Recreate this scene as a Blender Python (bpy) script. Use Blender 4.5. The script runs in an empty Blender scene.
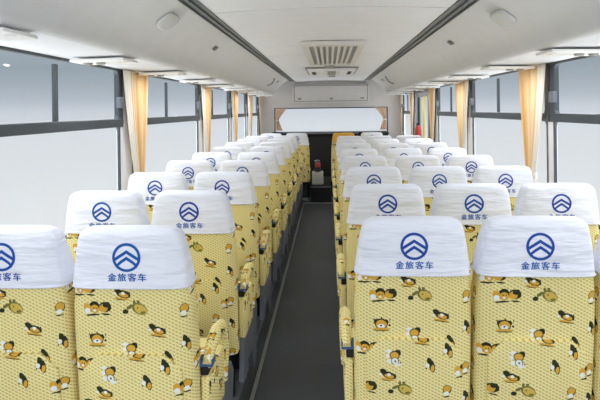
import bpy, bmesh, math, random
from mathutils import Vector, Matrix
random.seed(7)
S = bpy.context.scene
C = S.collection
H = 1.395                      # eye height above the aisle floor
# ------------------------------------------------------------------ camera
F = 510.0                      # focal length in pixels of a 600 px wide frame
yaw = math.atan(29.0 / F); roll = 0.013
cam_d = bpy.data.cameras.new('camera'); cam = bpy.data.objects.new('camera', cam_d); C.objects.link(cam)
cam_d.sensor_width = 36; cam_d.lens = F * 36 / 600; cam_d.clip_start = .05
cam_d.shift_y = -0.15; cam_d.shift_x = 0.0
cam.matrix_world = (Matrix.Translation((0, 0, H)) @ Matrix.Rotation(yaw, 4, 'Z') @ Matrix.Rotation(math.pi/2, 4, 'X')
                    @ Matrix.Rotation(-roll, 4, 'Z'))
S.camera = cam
S.view_settings.view_transform = 'Standard'; S.view_settings.look = 'None'
S.view_settings.exposure = 0.0; S.view_settings.gamma = 1.0; S.view_settings.use_curve_mapping = False
S.cycles.max_bounces = 10; S.cycles.diffuse_bounces = 6; S.cycles.use_denoising = True

def lin(c):
    return tuple(((v/255.0)/12.92 if v/255.0 <= .04045 else (((v/255.0)+.055)/1.055)**2.4) for v in c) + (1.0,)

# ------------------------------------------------------------------ sky: pale blue-grey overcast fading to white at the horizon
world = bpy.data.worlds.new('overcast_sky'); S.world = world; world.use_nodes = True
wn = world.node_tree.nodes; wl = world.node_tree.links; wn.clear()
wo = wn.new('ShaderNodeOutputWorld'); bg = wn.new('ShaderNodeBackground'); tc = wn.new('ShaderNodeTexCoord')
sp = wn.new('ShaderNodeSeparateXYZ'); mr = wn.new('ShaderNodeMapRange'); rp = wn.new('ShaderNodeValToRGB')
mr.inputs['From Min'].default_value = -.2; mr.inputs['From Max'].default_value = .2
wl.new(tc.outputs['Generated'], sp.inputs[0]); wl.new(sp.outputs['Z'], mr.inputs['Value'])
wl.new(mr.outputs[0], rp.inputs[0]); wl.new(rp.outputs[0], bg.inputs['Color']); wl.new(bg.outputs[0], wo.inputs[0])
el = rp.color_ramp.elements
el[0].position = 0.0; el[0].color = lin((236, 238, 240))
el[1].position = 1.0; el[1].color = lin((236, 240, 246))
for p, c in ((.30, (226, 229, 232)), (.42, (222, 227, 231)), (.50, (209, 214, 222)), (.56, (184, 193, 202)), (.63, (168, 178, 187)), (.70, (156, 167, 176)), (.85, (170, 180, 190))):
    e = el.new(p); e.color = lin(c)
# added fill: sky strength raised overhead, below and behind, out of view, for the interior
def wmath(op, a, b):
    n = wn.new('ShaderNodeMath'); n.operation = op
    for i, v in enumerate((a, b)):
        if isinstance(v, (int, float)): n.inputs[i].default_value = v
        else: wl.new(v, n.inputs[i])
    return n.outputs[0]
def ramp(src, a, b, lo, hi):
    n = wn.new('ShaderNodeMapRange'); n.interpolation_type = 'SMOOTHSTEP'
    for i, v in enumerate((a, b, lo, hi)): n.inputs[i+1].default_value = v
    wl.new(src, n.inputs[0]); return n.outputs[0]
FILL_OVERHEAD, FILL_BELOW, FILL_BEHIND = 5.0, 3.7, .95
st_ = wmath('ADD', ramp(sp.outputs['Z'], .2, .6, 1, FILL_OVERHEAD), ramp(sp.outputs['Z'], -.35, -.7, 0, FILL_BELOW))
st_ = wmath('ADD', st_, ramp(sp.outputs['Y'], -.2, -.7, 0, FILL_BEHIND))
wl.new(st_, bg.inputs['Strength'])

def area(name, loc, rot, sx, sy, watts, col=(1, 1, 1)):
    l = bpy.data.lights.new(name, 'AREA'); l.shape = 'RECTANGLE'; l.size = sx; l.size_y = sy; l.energy = watts; l.color = col
    o = bpy.data.objects.new(name, l); C.objects.link(o); o.location = loc; o.rotation_euler = rot
    return o
LAMP_W = 2.0

# ------------------------------------------------------------------ materials
MATS = {}
class NT:
    def __init__(s, name, rough=.6, spec=.4, metal=0):
        m = s.m = bpy.data.materials.new(name); m.use_nodes = True; s.t = m.node_tree
        s.b = s.t.nodes['Principled BSDF']; s.b.inputs['Roughness'].default_value = rough
        s.b.inputs['Specular IOR Level'].default_value = spec; s.b.inputs['Metallic'].default_value = metal
    def n(s, typ, **kw):
        n = s.t.nodes.new(typ)
        for k, v in kw.items(): setattr(n, k, v)
        return n
    def l(s, a, b): s.t.links.new(a, b)
    def math(s, op, a, b=None, c=None):
        n = s.n('ShaderNodeMath', operation=op)
        for i, v in enumerate((a, b, c)):
            if v is None: continue
            if isinstance(v, (int, float)): n.inputs[i].default_value = v
            else: s.l(v, n.inputs[i])
        return n.outputs[0]
    def mix(s, f, a, b):
        n = s.n('ShaderNodeMix', data_type='RGBA')
        if isinstance(f, (int, float)): n.inputs[0].default_value = f
        else: s.l(f, n.inputs[0])
        for i, v in ((6, a), (7, b)):
            if isinstance(v, tuple): n.inputs[i].default_value = v
            else: s.l(v, n.inputs[i])
        return n.outputs[2]
    def base(s, v):
        if isinstance(v, tuple): s.b.inputs['Base Color'].default_value = v
        else: s.l(v, s.b.inputs['Base Color'])

def simple(name, rgb, rough=.6, spec=.35, metal=0, var=.05, scale=8, bump=0, bscale=200, stretch=None):
    t = NT(name, rough, spec, metal)
    co = t.n('ShaderNodeTexCoord').outputs['Object']
    mp = t.n('ShaderNodeMapping'); t.l(co, mp.inputs[0])
    if stretch: mp.inputs['Scale'].default_value = stretch
    no = t.n('ShaderNodeTexNoise'); no.inputs['Scale'].default_value = scale; no.inputs['Detail'].default_value = 3
    t.l(mp.outputs[0], no.inputs['Vector'])
    a = lin(rgb); d = tuple(v*(1-var) for v in a[:3]) + (1,); e = tuple(min(1, v*(1+var)) for v in a[:3]) + (1,)
    t.base(t.mix(no.outputs[0], d, e))
    if bump:
        n2 = t.n('ShaderNodeTexNoise'); n2.inputs['Scale'].default_value = bscale; t.l(mp.outputs[0], n2.inputs['Vector'])
        bp = t.n('ShaderNodeBump'); bp.inputs['Strength'].default_value = bump; bp.inputs['Distance'].default_value = .004
        t.l(n2.outputs[0], bp.inputs['Height']); t.l(bp.outputs[0], t.b.inputs['Normal'])
    MATS[name] = t.m
    return t.m

M_ceil = simple('pale_grey_headliner', (226, 227, 231), .8, .2, bump=.15, bscale=400)
M_duct = simple('warm_grey_duct_plastic', (221, 222, 225), .55, .3)
M_white = simple('white_pillar_vinyl', (238, 239, 241), .5, .35)
M_wallp = simple('light_grey_bulkhead', (222, 219, 218), .6, .3)
M_panel = simple('white_lamp_plastic', (236, 235, 232), .4, .4)
M_frame = simple('dark_window_frame', (58, 66, 72), .4, .5)
M_rail = simple('grey_aluminium_rail', (104, 108, 110), .45, .4, .1)
M_floor = simple('charcoal_vinyl_floor', (72, 76, 80), .5, .35, var=.12, scale=60)
M_black = simple('black_plastic', (28, 31, 32), .6, .3)
M_grille = simple('grey_grille_backing', (158, 158, 158), .7, .2)
M_gpl = simple('grey_seat_side_plastic', (106, 110, 118), .5, .4)
M_metal = simple('brushed_metal', (190, 190, 186), .35, .5, .8)
M_red = simple('red_plastic', (158, 56, 46), .45, .4)
M_yel = simple('yellow_tube', (204, 192, 118), .4, .4)
M_jug = simple('translucent_white_plastic', (176, 178, 172), .35, .5)
M_orange = simple('orange_vinyl', (226, 170, 70), .55, .35)
M_blueband = simple('blue_webbing', (62, 92, 140), .6, .3)
M_doorg = simple('grey_door_metal', (128, 134, 142), .4, .5)
M_grey = simple('mid_grey_plastic', (150, 148, 144), .5, .4)
M_panel2 = simple('pale_vent_plastic', (214, 211, 207), .55, .3)
M_speaker = simple('pale_speaker_plastic', (205, 206, 206), .5, .35)

def cloth_mat():
    t = NT('white_head_cover_cloth', .85, .15)
    t.b.inputs['Sheen Weight'].default_value = .15
    co = t.n('ShaderNodeTexCoord').outputs['Object']
    oi = t.n('ShaderNodeObjectInfo')
    mp = t.n('ShaderNodeMapping'); mp.inputs['Scale'].default_value = (3.0, 3.0, 16.0); t.l(co, mp.inputs[0])
    cv = t.n('ShaderNodeCombineXYZ'); t.l(t.math('MULTIPLY', oi.outputs['Random'], 37.0), cv.inputs[0])
    t.l(cv.outputs[0], mp.inputs['Location'])
    n1 = t.n('ShaderNodeTexNoise'); n1.inputs['Scale'].default_value = 1.6; n1.inputs['Detail'].default_value = 3; t.l(mp.outputs[0], n1.inputs['Vector'])
    n2 = t.n('ShaderNodeTexNoise'); n2.inputs['Scale'].default_value = 9; n2.inputs['Detail'].default_value = 2; t.l(co, n2.inputs['Vector'])
    t.base(t.mix(n2.outputs[0], lin((226, 229, 240)), lin((238, 240, 247))))
    hgt = t.math('ADD', n1.outputs[0], t.math('MULTIPLY', n2.outputs[0], .5))
    bp = t.n('ShaderNodeBump'); bp.inputs['Strength'].default_value = .8; bp.inputs['Distance'].default_value = .02
    t.l(hgt, bp.inputs['Height']); t.l(bp.outputs[0], t.b.inputs['Normal'])
    return t.m
M_cloth = cloth_mat()
def hem_mat():
    return simple('white_hem_piping', (214, 216, 224), .8, .15)
M_hem = hem_mat()

def blue_print():
    t = NT('blue_screen_print', .7, .2)
    oi = t.n('ShaderNodeObjectInfo')
    t.base(t.mix(oi.outputs['Random'], lin((44, 58, 150)), lin((22, 96, 172))))
    return t.m
M_blue = blue_print()

# cartoon print: every motif is a cluster of tilted ellipses in one repeat of the cloth
K, O, W, G = (46, 50, 32), (212, 164, 62), (232, 234, 228), (112, 108, 56)
KO = (205, 178, 84)
MOT = {
 'pair': [(.022, .004, .017, .013, 0, K), (.017, .001, .012, .010, .3, O), (.026, .010, .010, .007, .2, K), (-.008, .004, .015, .014, 0, K), (-.006, -.001, .012, .0105, 0, O),
          (-.028, .002, .010, .011, 0, O), (-.027, -.006, .008, .007, 0, W), (-.007, -.005, .004, .003, 0, W), (-.012, -.016, .020, .0025, .1, K), (.024, -.014, .012, .0022, -.1, K), (-.009, .001, .0016, .0018, 0, K), (-.002, .001, .0016, .0018, 0, K)],
 'mole': [(.012, .0, .021, .014, -.5, G), (.014, -.001, .018, .011, -.5, KO), (-.027, -.007, .0075, .006, 0, K), (-.015, .005, .010, .004, .6, G), (-.002, .017, .004, .005, 0, G), (.009, .019, .004, .005, 0, G), (.02, -.009, .007, .0035, .2, G), (.006, .003, .002, .002, 0, K)],
 'bit': [(.004, .004, .0125, .0125, 0, K), (.004, .005, .0105, .010, 0, O), (.002, -.007, .007, .006, 0, W), (.002, -.016, .010, .002, 0, K)],
 'face': [(-.013, .006, .007, .008, .3, K), (.013, .006, .007, .008, -.3, K), (0, .001, .0175, .0145, 0, K), (0, .0, .0145, .012, 0, O), (.0, -.005, .010, .006, 0, W), (0, -.013, .023, .004, 0, O), (0, -.017, .022, .0018, 0, G),
          (.0, -.003, .003, .0022, 0, K), (-.02, .013, .002, .002, 0, K), (.024, .012, .002, .002, 0, K), (.001, .017, .002, .003, 0, K), (.023, -.002, .003, .003, 0, K)],
 'horse': [(-.012, .008, .011, .007, -.7, K), (.004, -.001, .019, .0095, -.25, K), (.004, -.003, .013, .0055, -.25, O), (.003, .001, .005, .004, 0, W), (.001, -.013, .021, .0032, -.15, O), (.002, -.016, .020, .0014, -.15, K), (.02, .002, .002, .003, 0, K), (-.02, .001, .004, .003, 0, W)],
 'rabbit': [(-.014, .016, .009, .005, -.3, W), (-.015, .005, .008, .005, .2, W), (.010, .014, .0085, .0085, 0, K), (.001, .007, .0135, .0115, 0, K), (.001, .007, .011, .009, 0, O), (.002, -.009, .011, .010, 0, G), (.002, -.009, .0085, .008, 0, W), (-.014, -.010, .006, .006, 0, W), (.009, -.018, .009, .004, 0, W),
            (.018, -.012, .002, .002, 0, K), (.003, -.009, .003, .003, 0, G)],
 'tall': [(-.002, .010, .007, .014, .25, K), (.004, .0, .008, .017, .2, K), (-.008, .002, .005, .006, 0, W), (.006, -.006, .005, .009, -.1, O), (-.012, -.006, .002, .002, 0, K)],
}
PLACE = [('pair', -.10, .118), ('mole', .02, .118), ('bit', .165, .112), ('face', -.105, .020), ('horse', .085, .052), ('rabbit', .0, -.016), ('tall', .115, -.042), ('pair', -.150, -.062), ('tall', .172, .005), ('horse', -.02, -.075) ]
TW, TH, Z0 = .385, .24, .68

def print_fabric():
    t = NT('yellow_cartoon_print_fabric', .85, .15)
    uv = t.n('ShaderNodeUVMap').outputs[0]
    s0 = t.n('ShaderNodeSeparateXYZ'); t.l(uv, s0.inputs[0])
    u = t.math('WRAP', s0.outputs[0], TW/2, -TW/2)
    v = t.math('WRAP', t.math('SUBTRACT', s0.outputs[1], Z0), .145, .145 - TH)
    cb = t.n('ShaderNodeCombineXYZ'); t.l(u, cb.inputs[0]); t.l(v, cb.inputs[1])
    # slight wobble so the printed outlines are not perfect ellipses
    nz = t.n('ShaderNodeTexNoise'); nz.inputs['Scale'].default_value = 120; t.l(uv, nz.inputs['Vector'])
    sb = t.n('ShaderNodeVectorMath', operation='SUBTRACT'); t.l(nz.outputs['Color'], sb.inputs[0]); sb.inputs[1].default_value = (.5, .5, .5)
    sc = t.n('ShaderNodeVectorMath', operation='SCALE'); t.l(sb.outputs[0], sc.inputs[0]); sc.inputs['Scale'].default_value = .004
    ad = t.n('ShaderNodeVectorMath', operation='ADD'); t.l(cb.outputs[0], ad.inputs[0]); t.l(sc.outputs[0], ad.inputs[1])
    p = ad.outputs[0]
    # woven ground: short dark ticks in offset rows
    un = t.math('DIVIDE', s0.outputs[0], .0105); col_i = t.math('FLOOR', un)
    vn = t.math('ADD', t.math('DIVIDE', s0.outputs[1], .0115), t.math('MULTIPLY', t.math('MODULO', col_i, 2.0), .5))
    fu = t.math('FRACT', un); fv = t.math('FRACT', t.math('ADD', vn, t.math('MULTIPLY', fu, .35)))
    tick = t.math('MULTIPLY', t.math('GREATER_THAN', fu, .28), t.math('GREATER_THAN', fv, .58))
    n2 = t.n('ShaderNodeTexNoise'); n2.inputs['Scale'].default_value = 5; t.l(uv, n2.inputs['Vector'])
    ground = t.mix(n2.outputs[0], lin((232, 216, 146)), lin((240, 228, 166)))
    col = t.mix(t.math('MULTIPLY', tick, .8), ground, lin((184, 168, 100)))
    for kind, cx, cy in PLACE:
        ch = t.n('ShaderNodeVectorMath', operation='MULTIPLY_ADD')     # keeps the node graph evaluating motif after motif
        t.l(col, ch.inputs[0]); ch.inputs[1].default_value = (1e-9, 1e-9, 1e-9); t.l(p, ch.inputs[2]); p = ch.outputs[0]
        for dx, dy, rx, ry, rot, c in MOT[kind]:
            mp = t.n('ShaderNodeMapping', vector_type='TEXTURE')
            mp.inputs['Location'].default_value = (cx+dx*1.15, cy+dy*1.25, 0); mp.inputs['Rotation'].default_value = (0, 0, rot); mp.inputs['Scale'].default_value = (rx*1.18, ry*1.25, 1)
            t.l(p, mp.inputs[0])
            ln = t.n('ShaderNodeVectorMath', operation='LENGTH'); t.l(mp.outputs[0], ln.inputs[0])
            col = t.mix(t.math('LESS_THAN', ln.outputs['Value'], 1.0), col, lin(c))
    t.base(col)
    bp = t.n('ShaderNodeBump'); bp.inputs['Strength'].default_value = .25; bp.inputs['Distance'].default_value = .002
    t.l(tick, bp.inputs['Height']); t.l(bp.outputs[0], t.b.inputs['Normal'])
    return t.m
M_fab = print_fabric()

def glass_mat():
    m = bpy.data.materials.new('window_glass'); m.use_nodes = True; t = m.node_tree; t.nodes.clear()
    o = t.nodes.new('ShaderNodeOutputMaterial'); tr = t.nodes.new('ShaderNodeBsdfTransparent'); gl = t.nodes.new('ShaderNodeBsdfGlossy'); mx = t.nodes.new('ShaderNodeMixShader')
    tr.inputs[0].default_value = (.97, .98, .985, 1); gl.inputs['Roughness'].default_value = .02; mx.inputs[0].default_value = .008
    t.links.new(tr.outputs[0], mx.inputs[1]); t.links.new(gl.outputs[0], mx.inputs[2]); t.links.new(mx.outputs[0], o.inputs[0])
    return m
M_glass = glass_mat()

def curtain_mat():
    t = NT('cream_orange_curtain_satin', .6, .3)
    uv = t.n('ShaderNodeUVMap').outputs[0]
    mp = t.n('ShaderNodeMapping'); mp.inputs['Scale'].default_value = (1, .12, 1); t.l(uv, mp.inputs[0])
    n1 = t.n('ShaderNodeTexNoise'); n1.inputs['Scale'].default_value = 7; n1.inputs['Detail'].default_value = 3; t.l(mp.outputs[0], n1.inputs['Vector'])
    r = t.n('ShaderNodeMapRange'); r.inputs[1].default_value = .38; r.inputs[2].default_value = .62; t.l(n1.outputs[0], r.inputs[0])
    t.base(t.mix(r.outputs[0], lin((226, 176, 108)), lin((244, 218, 178))))
    return t.m
M_curt = curtain_mat()
M_lining = simple('cream_white_lining', (244, 238, 228), .7, .2)
M_brown = simple('tan_curtain_cloth', (236, 212, 190), .8, .2)

# ------------------------------------------------------------------ mesh helpers
def link(name, bm, mat, parent=None, smooth=False, loc=None):
    me = bpy.data.meshes.new(name); bmesh.ops.recalc_face_normals(bm, faces=bm.faces[:])
    bm.to_mesh(me); bm.free()
    for m in (mat if isinstance(mat, (list, tuple)) else [mat]): me.materials.append(m)
    if smooth:
        for p in me.polygons: p.use_smooth = True
        try: me.set_sharp_from_angle(angle=math.radians(38))
        except Exception: pass
    o = bpy.data.objects.new(name, me); C.objects.link(o)
    if parent: o.parent = parent
    if loc: o.location = loc
    return o
def struct(o): o['kind'] = 'structure'; return o
def tag(o, label, cat, group=None):
    o['label'] = label; o['category'] = cat
    if group: o['group'] = group
    return o
def empty(name, loc=(0, 0, 0)):
    o = bpy.data.objects.new(name, None); C.objects.link(o); o.location = loc; o.empty_display_size = .05
    return o
def box(bm, x0, x1, y0, y1, z0, z1, bev=0, seg=2):
    r = bmesh.ops.create_cube(bm, size=1.0)
    vs = r['verts']
    bmesh.ops.scale(bm, vec=(x1-x0, y1-y0, z1-z0), verts=vs)
    bmesh.ops.translate(bm, vec=((x0+x1)/2, (y0+y1)/2, (z0+z1)/2), verts=vs)
    if bev:
        es = list({e for v in vs for e in v.link_edges})
        bmesh.ops.bevel(bm, geom=es, offset=bev, segments=seg, profile=.5, affect='EDGES')
    return bm
def B(*a, **k): return box(bmesh.new(), *a, **k)
def box_uv(bm, du=0, dv=0):
    lay = bm.loops.layers.uv.verify(); bm.normal_update()
    for f in bm.faces:
        n = f.normal
        for l in f.loops:
            c = l.vert.co
            if abs(n.y) >= max(abs(n.x), abs(n.z)): q = (c.x, c.z)
            elif abs(n.x) >= abs(n.z): q = (c.y + .19, c.z)
            else: q = (c.x, c.y + .1)
            l[lay].uv = (q[0]+du, q[1]+dv)
    return bm
def tube(bm, pts, r, n=10, cap=True):
    pts = [Vector(p) for p in pts]; rings = []
    for i, p in enumerate(pts):
        d = (pts[min(i+1, len(pts)-1)] - pts[max(i-1, 0)]).normalized()
        a = d.orthogonal().normalized() if i == 0 else (prev - d*prev.dot(d)).normalized()
        prev = a; b = d.cross(a)
        rr = r[i] if isinstance(r, (list, tuple)) else r
        rings.append([bm.verts.new(p + rr*(math.cos(2*math.pi*k/n)*a + math.sin(2*math.pi*k/n)*b)) for k in range(n)])
    for i in range(len(rings)-1):
        for k in range(n):
            bm.faces.new((rings[i][k], rings[i][(k+1) % n], rings[i+1][(k+1) % n], rings[i+1][k]))
    if cap: bm.faces.new(rings[0][::-1]); bm.faces.new(rings[-1])
    return bm
def prism_y(bm, prof, y0, y1):
    """closed x-z outline pulled along y"""
    a = [bm.verts.new((x, y0, z)) for x, z in prof]; b = [bm.verts.new((x, y1, z)) for x, z in prof]
    n = len(prof)
    for i in range(n): bm.faces.new((a[i], a[(i+1) % n], b[(i+1) % n], b[i]))
    bm.faces.new(a[::-1]); bm.faces.new(b)
    return bm
def prism_x(bm, prof, x0, x1):
    a = [bm.verts.new((x0, y, z)) for y, z in prof]; b = [bm.verts.new((x1, y, z)) for y, z in prof]
    n = len(prof)
    for i in range(n): bm.faces.new((a[i], a[(i+1) % n], b[(i+1) % n], b[i]))
    bm.faces.new(a[::-1]); bm.faces.new(b)
    return bm

# ------------------------------------------------------------------ bus shell
XL, XR = -1.24, 1.30
Y0, Y1 = -.8, 9.3
ZW = H + .254                 # window head
ZC = H + .505                 # ceiling
ZM = H - .062                 # middle bar centre
ZS = .80                      # window sill
fl = struct(link('floor', B(XL-.08, XR+.08, Y0, 7.6, -.06, 0), M_floor))
st = struct(link('floor', B(XL-.08, XR+.08, 7.6, Y1+.6, -.20, -.12), M_floor))
# side walls: lower panel, header and pillars, all one shell per side
WL = [(1.38, 2.865), (3.04, 4.62), (4.78, 6.06), (6.20, 7.30), (7.44, 8.50)]
WR = [(1.38, 2.965), (3.04, 4.60), (4.76, 6.02), (7.95, 8.80)]
DOOR = (6.62, 7.66)
WL = [(a*1.033, b*1.033) for a, b in WL]; WR = [(a*1.024, b*1.024) for a, b in WR]
def side_wall(name, x, s, wins, door=None):
    bm = bmesh.new(); xa, xb = (x-.02, x) if s < 0 else (x, x+.02)
    box(bm, xa, xb, Y0, Y1, ZW, ZW+.12)
    edges = [Y0] + [v for w in (wins if not door else wins[:3]+[door]+wins[3:]) for v in w] + [Y1]
    edges[0:1] = [Y0, -.1, 1.22] if True else [Y0]
    for i in range(0, len(edges), 2):
        box(bm, xa, xb, edges[i], edges[i+1], ZS, ZW)
    if door:
        box(bm, xa, xb, Y0, door[0], -.06, ZS); box(bm, xa, xb, door[1], Y1, -.06, ZS)
    else: box(bm, xa, xb, Y0, Y1, -.06, ZS)
    return struct(link(name, bm, M_white))
side_wall('wall_left', XL, -1, WL)
side_wall('wall_right', XR, 1, WR, DOOR)

def frame_ring(bm, xa, xb, y0, y1, z0, z1, t, r=.035):
    """rectangular frame with rounded inside corners, in the y-z plane"""
    outer, inner = [], []
    ty, tz = t if isinstance(t, tuple) else (t, t)
    N = 5
    for cy, cz, a0 in ((y1, z1, 0), (y0, z1, 90), (y0, z0, 180), (y1, z0, 270)):
        sy = 1 if cy == y1 else -1; sz = 1 if cz == z1 else -1
        for k in range(N):
            a = math.radians(a0 + 90*k/(N-1))
            inner.append((cy - sy*(ty+r) + r*math.cos(a), cz - sz*(tz+r) + r*math.sin(a)))
            f = k/(N-1)
            pa = (cy, cz - sz*(tz+r)) ; pc = (cy, cz); pb = (cy - sy*(ty+r), cz)
            if a0 in (90, 270): pa, pb = pb, pa
            q = pa if f < .25 else (pb if f > .75 else pc)
            outer.append(q)
    n = len(inner)
    def ring(x): return [bm.verts.new((x, *p)) for p in outer], [bm.verts.new((x, *p)) for p in inner]
    o1, i1 = ring(xa); o2, i2 = ring(xb)
    for k in range(n):
        j = (k+1) % n
        for q in ((o1[k], o1[j], i1[j], i1[k]), (o2[k], o2[j], i2[j], i2[k]), (i1[k], i1[j], i2[j], i2[k]), (o1[k], o1[j], o2[j], o2[k])):
            try: bm.faces.new(q)
            except ValueError: pass
    return bm
def clean(bm): bmesh.ops.remove_doubles(bm, verts=bm.verts[:], dist=1e-5); bmesh.ops.dissolve_degenerate(bm, edges=bm.edges[:], dist=1e-6); return bm

def window(x, s, y0, y1, div, num):
    xi = x - s*.006; xo = x + s*.020
    xa, xb = min(xi, xo), max(xi, xo)
    t = (.062, .036)
    fr = struct(link('window_%d' % num, clean(frame_ring(bmesh.new(), xa, xb, y0-.03, y1+.035, ZM-.018, ZW+.026, t, .03)), M_frame, smooth=True))
    lo = link('window_frame', clean(frame_ring(bmesh.new(), *sorted((x - s*.003, x + s*.009)), y0, y1, ZS, ZM-.005, .018)), M_frame, fr, smooth=True)
    link('middle_rail', B(xa-.004, xb+.004, y0-.03, y1+.035, ZM-.026, ZM+.024, bev=.004), M_frame, fr)
    link('sash_post', B(xa+.005, xb-.005, div-.015, div+.015, ZM+.02, ZW-.03, bev=.003), M_frame, fr)
    xm = x + s*.010
    link('glass_pane', B(xm-.002, xm+.002, y0+.01, y1-.01, ZM+.03, ZW-.01), M_glass, fr)
    link('glass_pane', B(xm-.002, xm+.002, y0+.01, y1-.01, ZS+.01, ZM-.03), M_glass, fr)
    link('latch', B(*sorted((xi - s*.03, xi)), y1-.065, y1-.015, ZM+.085, ZM+.15, bev=.006), M_gpl, fr)
k = 0
for (a, b), d in zip(WL, (2.26, 3.85, 5.39, 6.88, 8.1)):
    k += 1; window(XL, -1, a, b, d, k)
for (a, b), d in zip(WR, (2.2, 4.02, 5.54, 8.55)):
    k += 1; window(XR, 1, a, b, d, k)
k += 1; window(XL, -1, -.1, 1.22, .55, k); k += 1; window(XR, 1, -.1, 1.22, .55, k)

# entrance door in the right wall
dr = struct(link('door_1', clean(frame_ring(bmesh.new(), XR-.02, XR+.05, DOOR[0], DOOR[1], -.1, ZW, .10, .05)), M_doorg, smooth=True))
link('glass_pane', B(XR+.01, XR+.014, DOOR[0]+.08, DOOR[1]-.08, 0, ZW-.08), M_glass, dr)
link('door_seal', B(XR-.035, XR-.018, DOOR[1]-.36, DOOR[1]-.26, .3, ZW-.10), M_black, dr)

# ceiling with a shallow crown and transverse seams
def ceiling():
    bm = bmesh.new(); cuts = [Y0, 2.61, 4.75, 7.4, Y1]
    N = 12; xa, xb = -.59, .61
    for a, b in zip(cuts, cuts[1:]):
        a2, b2 = a+.008, b-.008
        top, bot = [], []
        prof = [(xa + (xb-xa)*i/N, ZC + .018*(1-((i/N-.5)*2)**2)) for i in range(N+1)]
        prism_y(bm, prof + [(xb, ZC+.06), (xa, ZC+.06)], a2, b2)
    return struct(link('ceiling', bm, M_ceil))
ceiling()
struct(link('ceiling', B(XL-.07, XR+.07, Y0, Y1, ZC+.062, ZC+.09), M_grille))
def rail_strip(x0, x1, nm):
    bm = bmesh.new(); xa, xb = min(x0, x1), max(x0, x1)
    box(bm, xa, xb, Y0, 8.95, ZC+.004, ZC+.03)
    for f in (.03, .5, .94):
        box(bm, xa+(xb-xa)*f, xa+(xb-xa)*f+.006, Y0, 8.95, ZC-.006, ZC+.01)
    return struct(link(nm, bm, M_rail))
rail_strip(-.590, -.675, 'trim_1'); rail_strip(.610, .705, 'trim_2')

# overhead air ducts along both sides
def duct(s):
    xi = -.675 if s < 0 else .705; xc = -.915 if s < 0 else .953; xw = XL if s < 0 else XR
    zc = H + .262
    P0, P1, P2, P3 = (xi, ZC+.01), (xi+s*.10, ZC-.055), (xc-s*.025, ZC-.14), (xc, zc+.035)
    prof = []
    for i in range(15):
        q = i/14; a, b, c, d = (1-q)**3, 3*q*(1-q)**2, 3*q*q*(1-q), q**3
        prof.append((a*P0[0]+b*P1[0]+c*P2[0]+d*P3[0], a*P0[1]+b*P1[1]+c*P2[1]+d*P3[1]))
    for a in (20, 45, 70, 90):       # rounded lower lip
        r = .035; A = math.radians(a)
        prof.append((xc + s*(r - r*math.cos(A)), zc + .035 - r*math.sin(A)))
    prof += [(xw - s*.001, ZW+.003), (xw - s*.001, ZC+.055), (xi, ZC+.055)]
    bm = bmesh.new(); prism_y(bm, prof, Y0, 8.55)
    # rounded nose at the front of the bus
    last = [(x, z) for x, z in prof]
    n = len(prof); prev = None
    for j in range(7):
        a = math.radians(90*j/6); yy = 8.55 + .42*math.sin(a); k2 = 1 - (1-math.cos(a))*.55
        ring = [bm.verts.new((xw + (x-xw)*k2, yy, ZC+.05 + (z-ZC-.05)*(1-(1-math.cos(a))*.25))) for x, z in last]
        if prev:
            for i in range(n): bm.faces.new((prev[i], prev[(i+1) % n], ring[(i+1) % n], ring[i]))
        else: bm.faces.new(ring[::-1])
        prev = ring
    bm.faces.new(prev)
    o = link('overhead_duct', bm, M_duct, smooth=True)
    tag(o, 'long warm grey overhead air duct above the %s windows' % ('left-hand' if s < 0 else 'right-hand'), 'air duct')
    return prof
pl = duct(-1); pr = duct(1)

def duct_point(prof, q):
    i = min(int(q*14), 13); f = q*14-i
    a = Vector((prof[i][0], prof[i][1])); b = Vector((prof[i+1][0], prof[i+1][1]))
    return a.lerp(b, f), (b-a).normalized()
def on_duct(name, prof, s, q, y, w, h, depth, mat, r):
    """rounded plate sitting on the duct's slope; w along y, h along the slope"""
    p, d = duct_point(prof, q)
    n = Vector((-s*abs(d.y), -abs(d.x)))
    bm = bmesh.new(); N = 28; rings = []
    for dd, k in ((.004, 1), (depth*.55+.004, 1), (depth*.9, .93), (depth, .8)):
        ring = []
        for i in range(N):
            a = 2*math.pi*i/N; c_, s_ = math.cos(a), math.sin(a)
            u = math.copysign(abs(c_)**r, c_)*w/2*k; v = math.copysign(abs(s_)**r, s_)*h/2*k
            ring.append(bm.verts.new((p.x + d.x*v + n.x*dd, y+u, p.y + d.y*v + n.y*dd)))
        rings.append(ring)
    for a, b in zip(rings, rings[1:]):
        for i in range(N): bm.faces.new((a[i], a[(i+1) % N], b[(i+1) % N], b[i]))
    bm.faces.new(rings[0]); bm.faces.new(rings[-1])
    return link(name, bm, mat, smooth=True)
tag(on_duct('speaker', pl, -1, .34, 2.43, .17, .105, .022, M_speaker, .62), 'pale oval speaker cover on the left-hand duct', 'speaker')
tag(on_duct('speaker', pr, 1, .41, 2.46, .17, .105, .022, M_speaker, .62), 'pale oval speaker cover on the right-hand duct', 'speaker')
tag(on_duct('duct_badge', pl, -1, .36, 3.5, .085, .040, .004, M_grey, .3), 'small grey rectangular badge on the left-hand duct', 'badge')
tag(on_duct('duct_badge', pr, 1, .36, 3.45, .085, .040, .004, M_grey, .3), 'small grey rectangular badge on the right-hand duct', 'badge')
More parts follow.
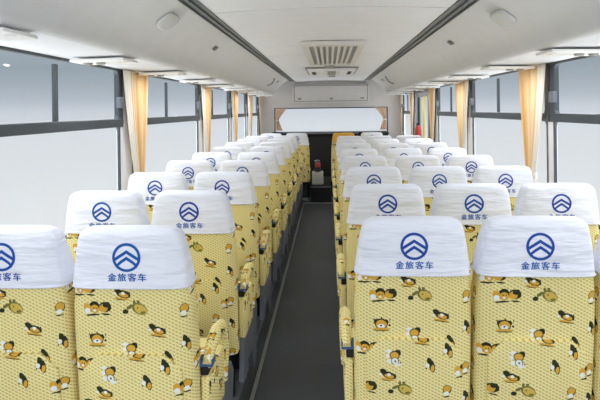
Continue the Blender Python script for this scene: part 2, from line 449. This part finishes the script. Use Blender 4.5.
for s, prof, side in ((-1, pl, 'left-hand'), (1, pr, 'right-hand')):
    t_ = empty('grab_handle', (0, 0, 0)); pts = []
    for i in range(9):
        a = math.pi*i/8; p, d = duct_point(prof, .30+.42*i/8)
        n = Vector((-s*abs(d.y), -abs(d.x))); k_ = .028*math.sin(a)
        k_ += .010; pts.append((p.x+n.x*k_, 7.15, p.y+n.y*k_))
    link('grip', tube(bmesh.new(), pts, .008), M_grey, t_, smooth=True)
    c_ = on_duct('mount', prof, s, .30, 7.15, .04, .03, .012, M_grey, .8); c_.parent = t_
    tag(t_, 'small curved grey grab handle near the front end of the %s duct' % side, 'grab handle')
    tag(on_duct('coat_knob', prof, s, .34, 7.75, .045, .035, .014, M_grey, .9), 'small round grey knob at the front end of the %s duct' % side, 'knob')

# lamp and air-nozzle panels under the ducts
ordn = ['first', 'second', 'third', 'fourth', 'fifth', 'sixth', 'seventh', 'eighth', 'ninth', 'tenth']
def lamp_panel(s, y, i):
    xc = -.935 if s < 0 else .973; xw = (XL+.050) if s < 0 else (XR-.050)
    za = H+.2575; t_ = empty('service_panel', ((xc+xw)/2, y, za))
    L = .18; hx = abs(xw-xc)/2
    bm = B(-hx, hx, 0, L, -.013, .0, bev=.004)
    # tilt to follow the underside
    sl = .006/.29 * (-s)
    for v in bm.verts: v.co.z += sl*(v.co.x) - .008
    link('panel_body', bm, M_panel, t_, smooth=True)
    for ux, r in ((-.075, .024), (-.012, .024)):
        b2 = bmesh.new(); x_ = -s*ux
        zz = sl*x_ - .021
        tube(b2, [(x_, L*.42, zz+.004), (x_, L*.42, zz-.009)], [r, r*.8], 16)
        link('air_nozzle', b2, M_grey, t_, smooth=True)
    b3 = bmesh.new(); x_ = -s*.10; zz = sl*x_-.021
    tube(b3, [(x_, L*.42, zz+.002), (x_, L*.42, zz-.004)], .018, 16)
    lens = link('lamp_lens', b3, M_panel, t_, smooth=True)
    side = 'left-hand' if s < 0 else 'right-hand'
    tag(t_, 'white reading lamp and air nozzle panel under the %s duct, %s from the camera' % (side, ordn[i]), 'lamp panel', 'service panels under the ducts')
    l = bpy.data.lights.new('reading_lamp', 'AREA'); l.shape = 'DISK'; l.size = .035; l.energy = LAMP_W; l.color = (.97, .985, 1)
    lo = bpy.data.objects.new('reading_lamp', l); C.objects.link(lo); lo.parent = t_; lo.location = (x_, L*.42, zz-.006)
for i in range(9):
    lamp_panel(-1, 1.42 + .86*i, i)
for i in range(9):
    lamp_panel(1, 1.40 + .88*i, i)

# roof air-return grille and escape hatch
def roof_grille():
    t_ = empty('ceiling_vent', (.04, 3.84, ZC)); w, L = .222, 1.80
    bm = bmesh.new(); D = -.018
    box(bm, -w-.02, w+.02, 0, .12, D, .012); box(bm, -w-.02, w+.02, L-.08, L, D, .012)
    box(bm, -w-.02, -w+.03, .12, L-.08, D, .012); box(bm, w-.03, w+.02, .12, L-.08, D, .012)
    link('vent_frame', bm, M_panel2, t_)
    link('backing', B(-w+.03, w-.03, .12, L-.08, -.004, .006), M_grille, t_)
    for i in range(7):
        x_ = -w+.03 + (2*w-.06)*(i+1)/8
        link('slat', B(x_-.011, x_+.011, .12, L-.08, D+.002, -.004, bev=.003), M_panel2, t_)
    tag(t_, 'large pale grey slatted air return grille in the middle of the ceiling', 'ceiling vent')
    p_ = link('sensor_panel', B(-.045, .065, 5.86, 6.10, ZC-.012, ZC+.014, bev=.004), M_grey)
    tag(p_, 'small flat grey panel on the ceiling between the grille and the hatch', 'ceiling panel')
    h = empty('roof_hatch', (.04, 6.22, ZC))
    link('hatch_cover', B(-.30, .30, 0, 1.05, -.022, .012, bev=.012), M_ceil, h, smooth=True)
    link('hatch_seal', B(-.325, .325, -.02, 1.08, -.006, .010, bev=.004), M_grey, h)
    for s in (-1, 1):
        link('latch_recess', B(*sorted((s*.205, s*.255)), .30, .78, -.026, -.018), M_black, h)
        link('latch_handle', B(*sorted((s*.10, s*.20)), .30, .78, -.034, -.018, bev=.004), M_panel, h)
    link('label_plate', B(-.055, .055, .2, .85, -.026, -.018), M_grey, h)
    tag(h, 'rectangular roof hatch with two white latches, beyond the grille', 'roof hatch')
roof_grille()
tag(link('roof_badge', B(0, .10, 7.62, 7.9, ZC-.006, ZC+.014, bev=.003), M_grey), 'tiny flat grey plate on the ceiling just beyond the roof hatch', 'ceiling panel')

# front bulkhead with the windscreen
def bulkhead():
    bm = bmesh.new(); wx0, wx1, wz0, wz1 = -1.0, 1.06, .86, H+.040
    box(bm, XL-.07, XR+.07, Y1, Y1+.06, wz1, ZC+.09); box(bm, XL-.07, wx0, Y1, Y1+.06, -.2, wz1); box(bm, wx1, XR+.07, Y1, Y1+.06, -.2, wz1)
    box(bm, wx0, wx1, Y1, Y1+.06, -.2, wz0)
    struct(link('wall_front', bm, M_wallp))
    g = struct(link('window_12', clean(frame_x(wx0, wx1, wz0, wz1)), M_frame))
    link('glass_pane', B(wx0, wx1, Y1+.03, Y1+.034, wz0, wz1), M_glass, g)
    # locker box above the windscreen
    t_ = empty('front_locker', (.035, Y1, H+.29))
    b = B(-.70, .70, -.10, 0, -.165, .172, bev=.03, seg=3); link('locker_body', b, M_wallp, t_, smooth=True)
    link('door_gap', B(-.665, .665, -.104, -.098, -.140, .150, bev=.002), M_grille, t_)
    link('door', B(-.650, .650, -.118, -.100, -.128, .138, bev=.006), M_wallp, t_, smooth=True)
    for x_ in (-.56, .01, .56):
        link('latch', B(x_-.03, x_+.03, -.126, -.116, -.105, -.075, bev=.004), M_grey, t_)
    tag(t_, 'wide pale grey locker with three latches above the windscreen', 'locker')
def frame_x(x0, x1, z0, z1):
    bm = bmesh.new(); y0, y1 = Y1-.012, Y1+.05; t = .018
    box(bm, x0, x1, y0, y1, z1-t, z1); box(bm, x0, x1, y0, y1, z0, z0+t); box(bm, x0, x0+t, y0, y1, z0+t, z1-t); box(bm, x1-t, x1, y0, y1, z0+t, z1-t)
    return bm
bulkhead()
def screen_curtain(s):
    bm = bmesh.new(); lay = bm.loops.layers.uv.verify()
    x_edge = -.97 if s < 0 else 1.03; R, N = 22, 22; g = []
    for i in range(R):
        v = i/(R-1); z = H+.03 - .40*v
        wd = .055 + .155*abs(1 - v/.55)**1.4 if v < .55 else .055 + .07*((v-.55)/.45)
        g.append([bm.verts.new((x_edge - s*wd*(j/(N-1)), Y1-.045 + .014*math.sin(j*1.9), z)) for j in range(N)])
    for i in range(R-1):
        for j in range(N-1): bm.faces.new((g[i][j], g[i][j+1], g[i+1][j+1], g[i+1][j]))
    t_ = empty('windscreen_curtain', (0, 0, 0))
    o = link('drape', bm, M_brown, t_, smooth=True)
    md = o.modifiers.new('thick', 'SOLIDIFY'); md.thickness = .004
    zt = H+.03-.4*.55
    link('tieback', B(*sorted((x_edge-s*.065, x_edge+s*.005)), Y1-.066, Y1-.024, zt-.012, zt+.012, bev=.004), M_lining, t_)
    tag(t_, 'short tan gathered curtain at the %s edge of the windscreen' % ('left-hand' if s < 0 else 'right-hand'), 'curtain', 'windscreen curtains')
screen_curtain(-1); screen_curtain(1)

# dashboard, engine cover
def dash():
    t_ = empty('dashboard', (0, 8.85, -.12))
    link('fascia', B(-1.0, 1.0, 0, .40, 0, 1.10, bev=.03, seg=3), M_black, t_, smooth=True)
    link('fascia_top', B(-1.02, 1.02, -.05, .40, 1.075, 1.125, bev=.012), M_black, t_, smooth=True)
    link('top_edge', B(-.5, .5, -.056, -.046, 1.095, 1.115, bev=.002), M_gpl, t_)
    tag(t_, 'tall black dashboard facing the end of the aisle', 'dashboard')
    e = empty('engine_cover', (-.137, 7.62, -.12))
    link('cover_body', B(-.157, .157, 0, 1.15, 0, .375, bev=.02, seg=3), M_black, e, smooth=True)
    link('edge_strip', B(-.15, .15, -.006, .004, .352, .366), M_gpl, e)
    tag(e, 'low black engine cover box at the far end of the aisle', 'engine cover')
dash()
struct(link('trim_3', B(-.385, .065, 7.575, 7.605, .001, .012, bev=.002), M_metal))
struct(link('trim_4', B(-.397, -.380, Y0, 7.57, .001, .016, bev=.002), M_metal))
struct(link('trim_5', B(.060, .077, Y0, 7.57, .001, .016, bev=.002), M_metal))

# white canister with a red cap on the engine cover
def jug():
    t_ = empty('canister', (-.185, 7.78, .256)); bm = B(-.085, .085, -.065, .065, 0, .205, bev=.02, seg=3)
    link('body', bm, M_jug, t_, smooth=True)
    link('shoulder', tube(bmesh.new(), [(0, 0, .20), (0, 0, .225), (0, 0, .262)], [.07, .055, .042], 18), M_black, t_, smooth=True)
    link('cap', tube(bmesh.new(), [(0, 0, .26), (0, 0, .268), (0, 0, .325), (0, 0, .335)], [.038, .044, .043, .035], 18), M_red, t_, smooth=True)
    link('carry_handle', tube(bmesh.new(), [(-.015, 0, .325), (-.02, 0, .352), (-.05, 0, .362), (.01, 0, .368), (.035, 0, .352)], .010, 8), M_grey, t_, smooth=True)
    tag(t_, 'greyish white canister with a red cap on the black engine cover', 'canister')
jug()

# side curtains
def side_curtain(s, y0, y1, sheer, label, z_tie=.965):
    xw = XL+.022 if s < 0 else XR-.022
    t_ = empty('curtain', (xw, (y0+y1)/2, 0))
    def cloth(name, ya, yb, ta, tb, mat, folds, amp, off, seed):
        bm = bmesh.new(); lay = bm.loops.layers.uv.verify(); R, N = 40, 72; g = []
        rnd = random.Random(seed); ph = [rnd.uniform(0, 6) for _ in range(3)]
        for i in range(R):
            v = i/(R-1); z = ZW+.0 - (ZW-.60)*v
            vt = (ZW-z_tie)/(ZW-.60)
            if v < vt: f = (v/vt)**1.35
            else: f = 1 - .35*((v-vt)/(1-vt))
            a = ya + (ta-ya)*f; b = yb + (tb-yb)*f; row = []
            for j in range(N):
                u = j/(N-1)
                dx = amp*(1-.35*f)*(math.sin(u*folds*6.283+ph[0]+.3*v) + .45*math.sin(u*folds*2.3*6.283+ph[1]))
                row.append((bm.verts.new((off + s*0 + dx, a + (b-a)*u - (y0+y1)/2, z)), u, v))
            g.append(row)
        for i in range(R-1):
            for j in range(N-1):
                q = (g[i][j], g[i][j+1], g[i+1][j+1], g[i+1][j]); fc = bm.faces.new([w[0] for w in q])
                for l, w in zip(fc.loops, q): l[lay].uv = (w[1] + seed*.37, w[2])
        o = link(name, bm, mat, t_, smooth=True)
        md = o.modifiers.new('thick', 'SOLIDIFY'); md.thickness = .003
    tm = y0 + (y1-y0)*.40
    cloth('drape', y0, y1, tm, tm+.12, M_curt, 5.5, .0075, 0, int(y0*10)+3)
    if sheer: cloth('lining', y0-.06, y0+.06, tm-.04, tm+.03, M_lining, 2.5, .003, -s*.006, 5)
    link('tieback', B(-.010, .010, tm-.045-(y0+y1)/2, tm+.125-(y0+y1)/2, z_tie-.022, z_tie+.022, bev=.012), M_lining, t_, smooth=True)
    tag(t_, label, 'curtain', 'window curtains on the pillars')
CU_L = [(3.02, 3.37), (4.86, 5.22), (6.36, 6.76), (7.64, 8.05), (8.86, 9.2)]
CU_R = [(3.13, 3.50), (4.78, 5.22), (6.24, 6.58), (7.80, 8.12), (9.0, 9.24)]
for side, cs, s in (('left', CU_L, -1), ('right', CU_R, 1)):
    for i, (a, b) in enumerate(cs):
        side_curtain(s, a, b, True, 'cream and orange gathered curtain on the %s wall, %s pillar from the camera' % (side, ordn[i]))

# handrail and extinguisher at the entrance
tr = tag(link('handrail', tube(bmesh.new(), [(XR+.01, 6.86, .62), (XR-.042, 6.86, .68), (XR-.042, 6.86, H+.10), (XR-.03, 6.86, H+.15), (XR+.01, 6.86, H+.17)], .019, 12), M_yel, smooth=True),
         'bright yellow upright handrail beside the entrance door', 'handrail')
def extinguisher():
    t_ = empty('fire_extinguisher', (XR-.085, 7.05, .70))
    link('tank', tube(bmesh.new(), [(0, 0, 0), (0, 0, .02), (0, 0, .40), (0, 0, .45), (0, 0, .47)], [.04, .045, .045, .035, .02], 18), M_red, t_, smooth=True)
    link('valve', B(-.02, .02, -.03, .03, .465, .50, bev=.006), M_black, t_)
    link('bracket', B(.03, .10, .02, .04, .2, .26), M_gpl, t_)
    tag(t_, 'red cylinder standing by the entrance door behind the seat backs', 'fire extinguisher')
extinguisher()

# ------------------------------------------------------------------ coach seats
# half width, middle y and depth of the backrest at each height
LV = [(.30, .189, .115, .115), (.42, .190, .105, .125), (.52, .190, .095, .130), (.62, .190, .085, .130), (.72, .189, .075, .130), (.80, .187, .067, .128),
      (.86, .180, .060, .122), (.91, .173, .053, .112), (.96, .166, .045, .100), (.985, .161, .041, .090), (1.008, .156, .036, .078), (1.022, .150, .032, .068), (1.032, .140, .030, .054), (1.037, .125, .029, .034)]
def prof_at(z):
    for a, b in zip(LV, LV[1:]):
        if z <= b[0]:
            f = max(0, (z-a[0])/(b[0]-a[0])); return tuple(a[i]+(b[i]-a[i])*f for i in (1, 2, 3))
    return LV[-1][1:]
EXP = 4.6
def rear_y(x, z, grow=0):
    w, yc, T = prof_at(z); w += grow; T += 2*grow
    return yc - T/2*max(0, 1-abs(x/w)**EXP)**(1/EXP)
def section(w, yc, T, n=56):
    pts = []
    for i in range(n):
        a = 2*math.pi*i/n - math.pi/2; c_, s_ = math.cos(a), math.sin(a); e = 2/EXP
        pts.append((math.copysign(abs(c_)**e, c_)*w, yc + math.copysign(abs(s_)**e, s_)*T/2))
    return pts
def loft(levels, grow=0, wob=0, close_bottom=True, seed=1, zadd=0):
    bm = bmesh.new(); lay = bm.loops.layers.uv.verify(); rings = []; rnd = random.Random(seed)
    ph = [rnd.uniform(0, 6) for _ in range(4)]
    zmin, zmax = levels[0], levels[-1]
    for z in levels:
        w, yc, T = prof_at(z)
        pts = section(w+grow, yc, T+2*grow); per = 0; ring = []
        n = len(pts)
        us = [0]
        for i in range(1, n+1):
            us.append(us[-1] + math.dist(pts[i-1], pts[i % n]))
        tot = us[-1]
        for i, (x, y) in enumerate(pts):
            k_ = wob*max(0, 1-(z-zmin)/.05) if wob else 0
            d = k_*(math.sin(i*.7+ph[0]) + .6*math.sin(i*1.3+ph[1]))
            r_ = math.hypot(x, y-yc) or 1
            zz = z + zadd*(1 if z == zmax else .5 if z > zmax-.02 else 0) + (wob*1.2*math.sin(i*.5+ph[2]) if z == zmin and wob else 0)
            ring.append((bm.verts.new((x*(1+d/r_), yc+(y-yc)*(1+d/r_), zz)), us[i] if us[i] <= tot/2 else us[i]-tot))
        rings.append((ring, z, tot))
    for (ra, za, ta), (rb, zb, tb) in zip(rings, rings[1:]):
        n = len(ra)
        for i in range(n):
            j = (i+1) % n
            f = bm.faces.new((ra[i][0], ra[j][0], rb[j][0], rb[i][0]))
            u0, u1 = ra[i][1], ra[j][1]
            if u1 < u0 - .1: u1 += ta
            for l, uvv in zip(f.loops, ((u0, za), (u1, za), (u1, zb), (u0, zb))): l[lay].uv = uvv
    # top cap
    r_, z, t = rings[-1]
    c_ = bm.verts.new((0, prof_at(z)[1], z + zadd + .003))
    for i in range(len(r_)): bm.faces.new((r_[i][0], r_[(i+1) % len(r_)][0], c_))
    if close_bottom: bm.faces.new([q[0] for q in rings[0][0]][::-1])
    return bm
COVZ = .862
def lv_range(z0, z1, extra=()):
    zs = sorted(set([z for z, *_ in LV if z0 < z <= z1] + [z0] + list(extra))); return zs

def ring_mesh():
    """round emblem: ring and two stacked chevrons laid on the cover"""
    bm = bmesh.new(); cz, R, r = .958, .0435, .0352; N = 40
    def P(x, z): return bm.verts.new((x, rear_y(x, z, .006) - .0012, z))
    a = [P(R*math.cos(2*math.pi*i/N), cz + R*math.sin(2*math.pi*i/N)) for i in range(N)]
    b = [P(r*math.cos(2*math.pi*i/N), cz + r*math.sin(2*math.pi*i/N)) for i in range(N)]
    for i in range(N): bm.faces.new((a[i], a[(i+1) % N], b[(i+1) % N], b[i]))
    for top, th in ((.0225, .0105), (.003, .0105)):
        M_ = 6
        for s in (-1, 1):
            p = []
            for i in range(M_+1):
                f = i/M_; zt = top - .026*f
                x = f*math.sqrt(max(0, R*R-(zt-.004)**2))*.94
                p.append((P(s*x, cz+zt), P(s*x, cz+zt-th)))
            for q, w in zip(p, p[1:]): bm.faces.new((q[0], w[0], w[1], q[1]))
    return bm
def word_mesh():
    cu = bpy.data.curves.new('lettering', 'FONT'); cu.body = '金旅客车'; cu.resolution_u = 2; cu.space_character = 1.22
    o = bpy.data.objects.new('lettering', cu); C.objects.link(o); bpy.context.view_layer.update()
    me = bpy.data.meshes.new_from_object(o); bpy.data.objects.remove(o)
    xs = [v.co.x for v in me.vertices]; ys = [v.co.y for v in me.vertices]
    x0, x1, y0, y1 = min(xs), max(xs), min(ys), max(ys)
    k_ = .118/(x1-x0); kz = .0245/(y1-y0)
    bm = bmesh.new()
    for q, (ox, oz) in enumerate(((0, 0), (.0007, .0003), (-.0007, -.0003))):      # three passes thicken the strokes
        b0 = bmesh.new(); b0.from_mesh(me)
        vm = []
        for v in b0.verts:
            x = (v.co.x-(x0+x1)/2)*k_ + ox; z = .898 + (v.co.y-(y0+y1)/2)*kz + oz
            vm.append(bm.verts.new((x, rear_y(x, z, .006) - .0012 - q*.0001, z)))
        for f in b0.faces: bm.faces.new([vm[v.index] for v in f.verts])
        b0.free()
    me2 = bpy.data.meshes.new('lettering'); bm.normal_update(); bm.to_mesh(me2); bm.free(); me2.materials.clear(); me2.materials.append(M_blue)
    return me2
WORD = word_mesh()

def pocket_mesh():
    bm = bmesh.new(); lay = bm.loops.layers.uv.verify()
    N, R = 18, 12; g = []
    for i in range(R+1):
        v = i/R; z = .33 + (.655-.33)*v
        hw = .155 if z < .60 else .155 - (z-.60)*.9
        row = []
        for j in range(N+1):
            u = -1 + 2*j/N; x = u*hw
            bulge = .006 + .010*(1-u*u)*min(1, (v)*2.2)
            row.append(bm.verts.new((x, rear_y(x, z) - bulge, z)))
        g.append(row)
    fs = []
    for i in range(R):
        for j in range(N): fs.append(bm.faces.new((g[i][j], g[i][j+1], g[i+1][j+1], g[i+1][j])))
    # turn the border in to the backrest so it is a closed pouch
    ring = g[0] + [g[i][-1] for i in range(1, R+1)] + g[-1][-2::-1] + [g[i][0] for i in range(R-1, 0, -1)]
    inn = [bm.verts.new((v.co.x, rear_y(v.co.x, v.co.z) + .004, v.co.z)) for v in ring]
    for i in range(len(ring)):
        j = (i+1) % len(ring); bm.faces.new((ring[i], ring[j], inn[j], inn[i]))
    for f in bm.faces:
        for l in f.loops: l[lay].uv = (l.vert.co.x + .065, l.vert.co.z + .07)
    return bm
def cushion_mesh():
    bm = bmesh.new(); box(bm, -.186, .186, .14, .56, .385, .475, bev=.03, seg=3)
    return box_uv(bm, .05, .02)
def skirt_mesh():
    return box_uv(B(-.180, .180, .16, .53, .28, .383, bev=.01), .1, .1)

def make_seat(aisle, print_cover=True, orange=False):
    """aisle: +1 arm on the right-hand side, -1 arm on the left-hand side, 0 none"""
    t_ = empty('coach_seat')
    link('backrest', loft(lv_range(.30, 1.037, (.36, .47, .57, .67, .76)), seed=3), M_fab, t_, smooth=True)
    if not orange:
        cv = link('head_cover', loft(lv_range(COVZ, 1.037, (.875, .89, .93)), grow=.006, wob=.0016, close_bottom=False, seed=9, zadd=.005), M_cloth, t_, smooth=True)
        link('emblem', ring_mesh(), M_blue, cv)
        wo_ = bpy.data.objects.new('lettering', WORD); C.objects.link(wo_); wo_.parent = cv
        hem = bmesh.new(); w, yc, T = prof_at(COVZ); pts = section(w+.0065, yc, T+.013, 40)
        tube(hem, [(x, y, COVZ+.001) for x, y in pts] + [(pts[0][0], pts[0][1], COVZ+.001)], .0022, 5, cap=False)
        link('hem', hem, M_hem, cv, smooth=True)
    else:
        cv = link('head_cover', loft(lv_range(.90, 1.037), grow=.005, close_bottom=False, seed=2, zadd=.004), M_orange, t_, smooth=True)
    link('seat_pocket', pocket_mesh(), M_fab, t_, smooth=True)
    link('seat_cushion', cushion_mesh(), M_fab, t_, smooth=True)
    link('cushion_skirt', skirt_mesh(), M_fab, t_)
    for yy in (.20, .46):
        link('leg', B(-.150, .150, yy-.02, yy+.02, .045, .28, bev=.004), M_black, t_)
    link('foot_rail', B(-.165, .165, .14, .54, .0, .045, bev=.004), M_gpl, t_)
    if aisle:
        s = aisle
        # padded arm wrapped in the same print, dropping at its front end
        ar = link('armrest', arm_mesh(s), M_fab, t_, smooth=True)
        link('webbing_band', B(*sorted((s*.184, s*.232)), .10, .145, .575, .598, bev=.003), M_blueband, ar)
        link('arm_bracket', B(*sorted((s*.190, s*.216)), .105, .20, .545, .574, bev=.004), M_black, ar)
        link('arm_skirt', box_uv(B(*sorted((s*.192, s*.222)), .10, .33, .36, .544, bev=.008), .02, .05), M_fab, ar, smooth=True)
        pan = prism_x(bmesh.new(), [(.10, .16), (.14, .40), (.24, .43), (.50, .40), (.55, .34), (.50, .10), (.42, .06), (.34, .20), (.22, .20), (.18, .14)], *sorted((s*.190, s*.212)))
        link('side_panel', pan, M_gpl, t_)
    return t_
def arm_mesh(s):
    bm = bmesh.new()
    path = [(.10, .585), (.16, .622), (.24, .632), (.31, .615), (.345, .565), (.35, .49), (.34, .41)]
    wv = [.014, .019, .021, .022, .022, .020, .016]; hv = [.022, .026, .026, .028, .028, .026, .020]
    rings = []; n = 14
    for i, (y, z) in enumerate(path):
        a = Vector(path[max(i-1, 0)]); b = Vector(path[min(i+1, len(path)-1)]); d = (b-a).normalized(); nn = Vector((-d.y, d.x))
        rings.append([bm.verts.new((s*.214 + wv[i]*math.cos(2*math.pi*k/n), y + nn.x*hv[i]*math.sin(2*math.pi*k/n), z + nn.y*hv[i]*math.sin(2*math.pi*k/n))) for k in range(n)])
    for p, q in zip(rings, rings[1:]):
        for k in range(n): bm.faces.new((p[k], p[(k+1) % n], q[(k+1) % n], q[k]))
    bm.faces.new(rings[0]); bm.faces.new(rings[-1])
    return box_uv(bm, .03, .11)

def copy_seat(src):
    r = src.copy(); C.objects.link(r)
    for ch in list(src.children):
        c = ch.copy(); C.objects.link(c); c.parent = r
        for g in ch.children:
            d = g.copy(); C.objects.link(d); d.parent = c
    return r
proto = {}
def put(aisle, x, y, label, group, orange=False, dz=0):
    key = (aisle, orange)
    if key not in proto:
        t_ = proto[key] = make_seat(aisle, orange=orange)
    else: t_ = copy_seat(proto[key])
    t_.location = (x, y, dz); tag(t_, label, 'coach seat', group)
    return t_
rown = ['nearest', 'second', 'third', 'fourth', 'fifth', 'sixth', 'seventh', 'eighth', 'ninth', 'tenth']
def lab(side, place, i):
    return '%s %s seat in the %s row from the camera, yellow print, white cover' % (side, place, rown[i])
GL, GR = 'coach seats left of the aisle', 'coach seats right of the aisle'
for i in range(10):
    y = 1.512 + .687*i
    if i == 9:      # the front pair sits a little nearer the aisle and has no arm
        put(0, -.495, 7.70, lab('left-hand', 'aisle', i), GL); put(0, -.885, 7.70, lab('left-hand', 'window', i), GL); continue
    put(1, -.614, y, lab('left-hand', 'aisle', i), GL)
    put(0, -1.003, y, lab('left-hand', 'window', i), GL)
for i in range(8):
    y = 1.645 + .728*i
    put(-1, .264, y, lab('right-hand', 'aisle', i), GR)
    put(0, .654, y, lab('right-hand', 'middle', i), GR)
    put(0, 1.041, y, lab('right-hand', 'window', i), GR)
put(0, .215, 7.72, 'seat with an orange top and no white cover, far end of the aisle', GR, orange=True)
put(0, .64, 7.72, 'white covered seat beside the orange topped seat in the farthest right-hand row', GR)
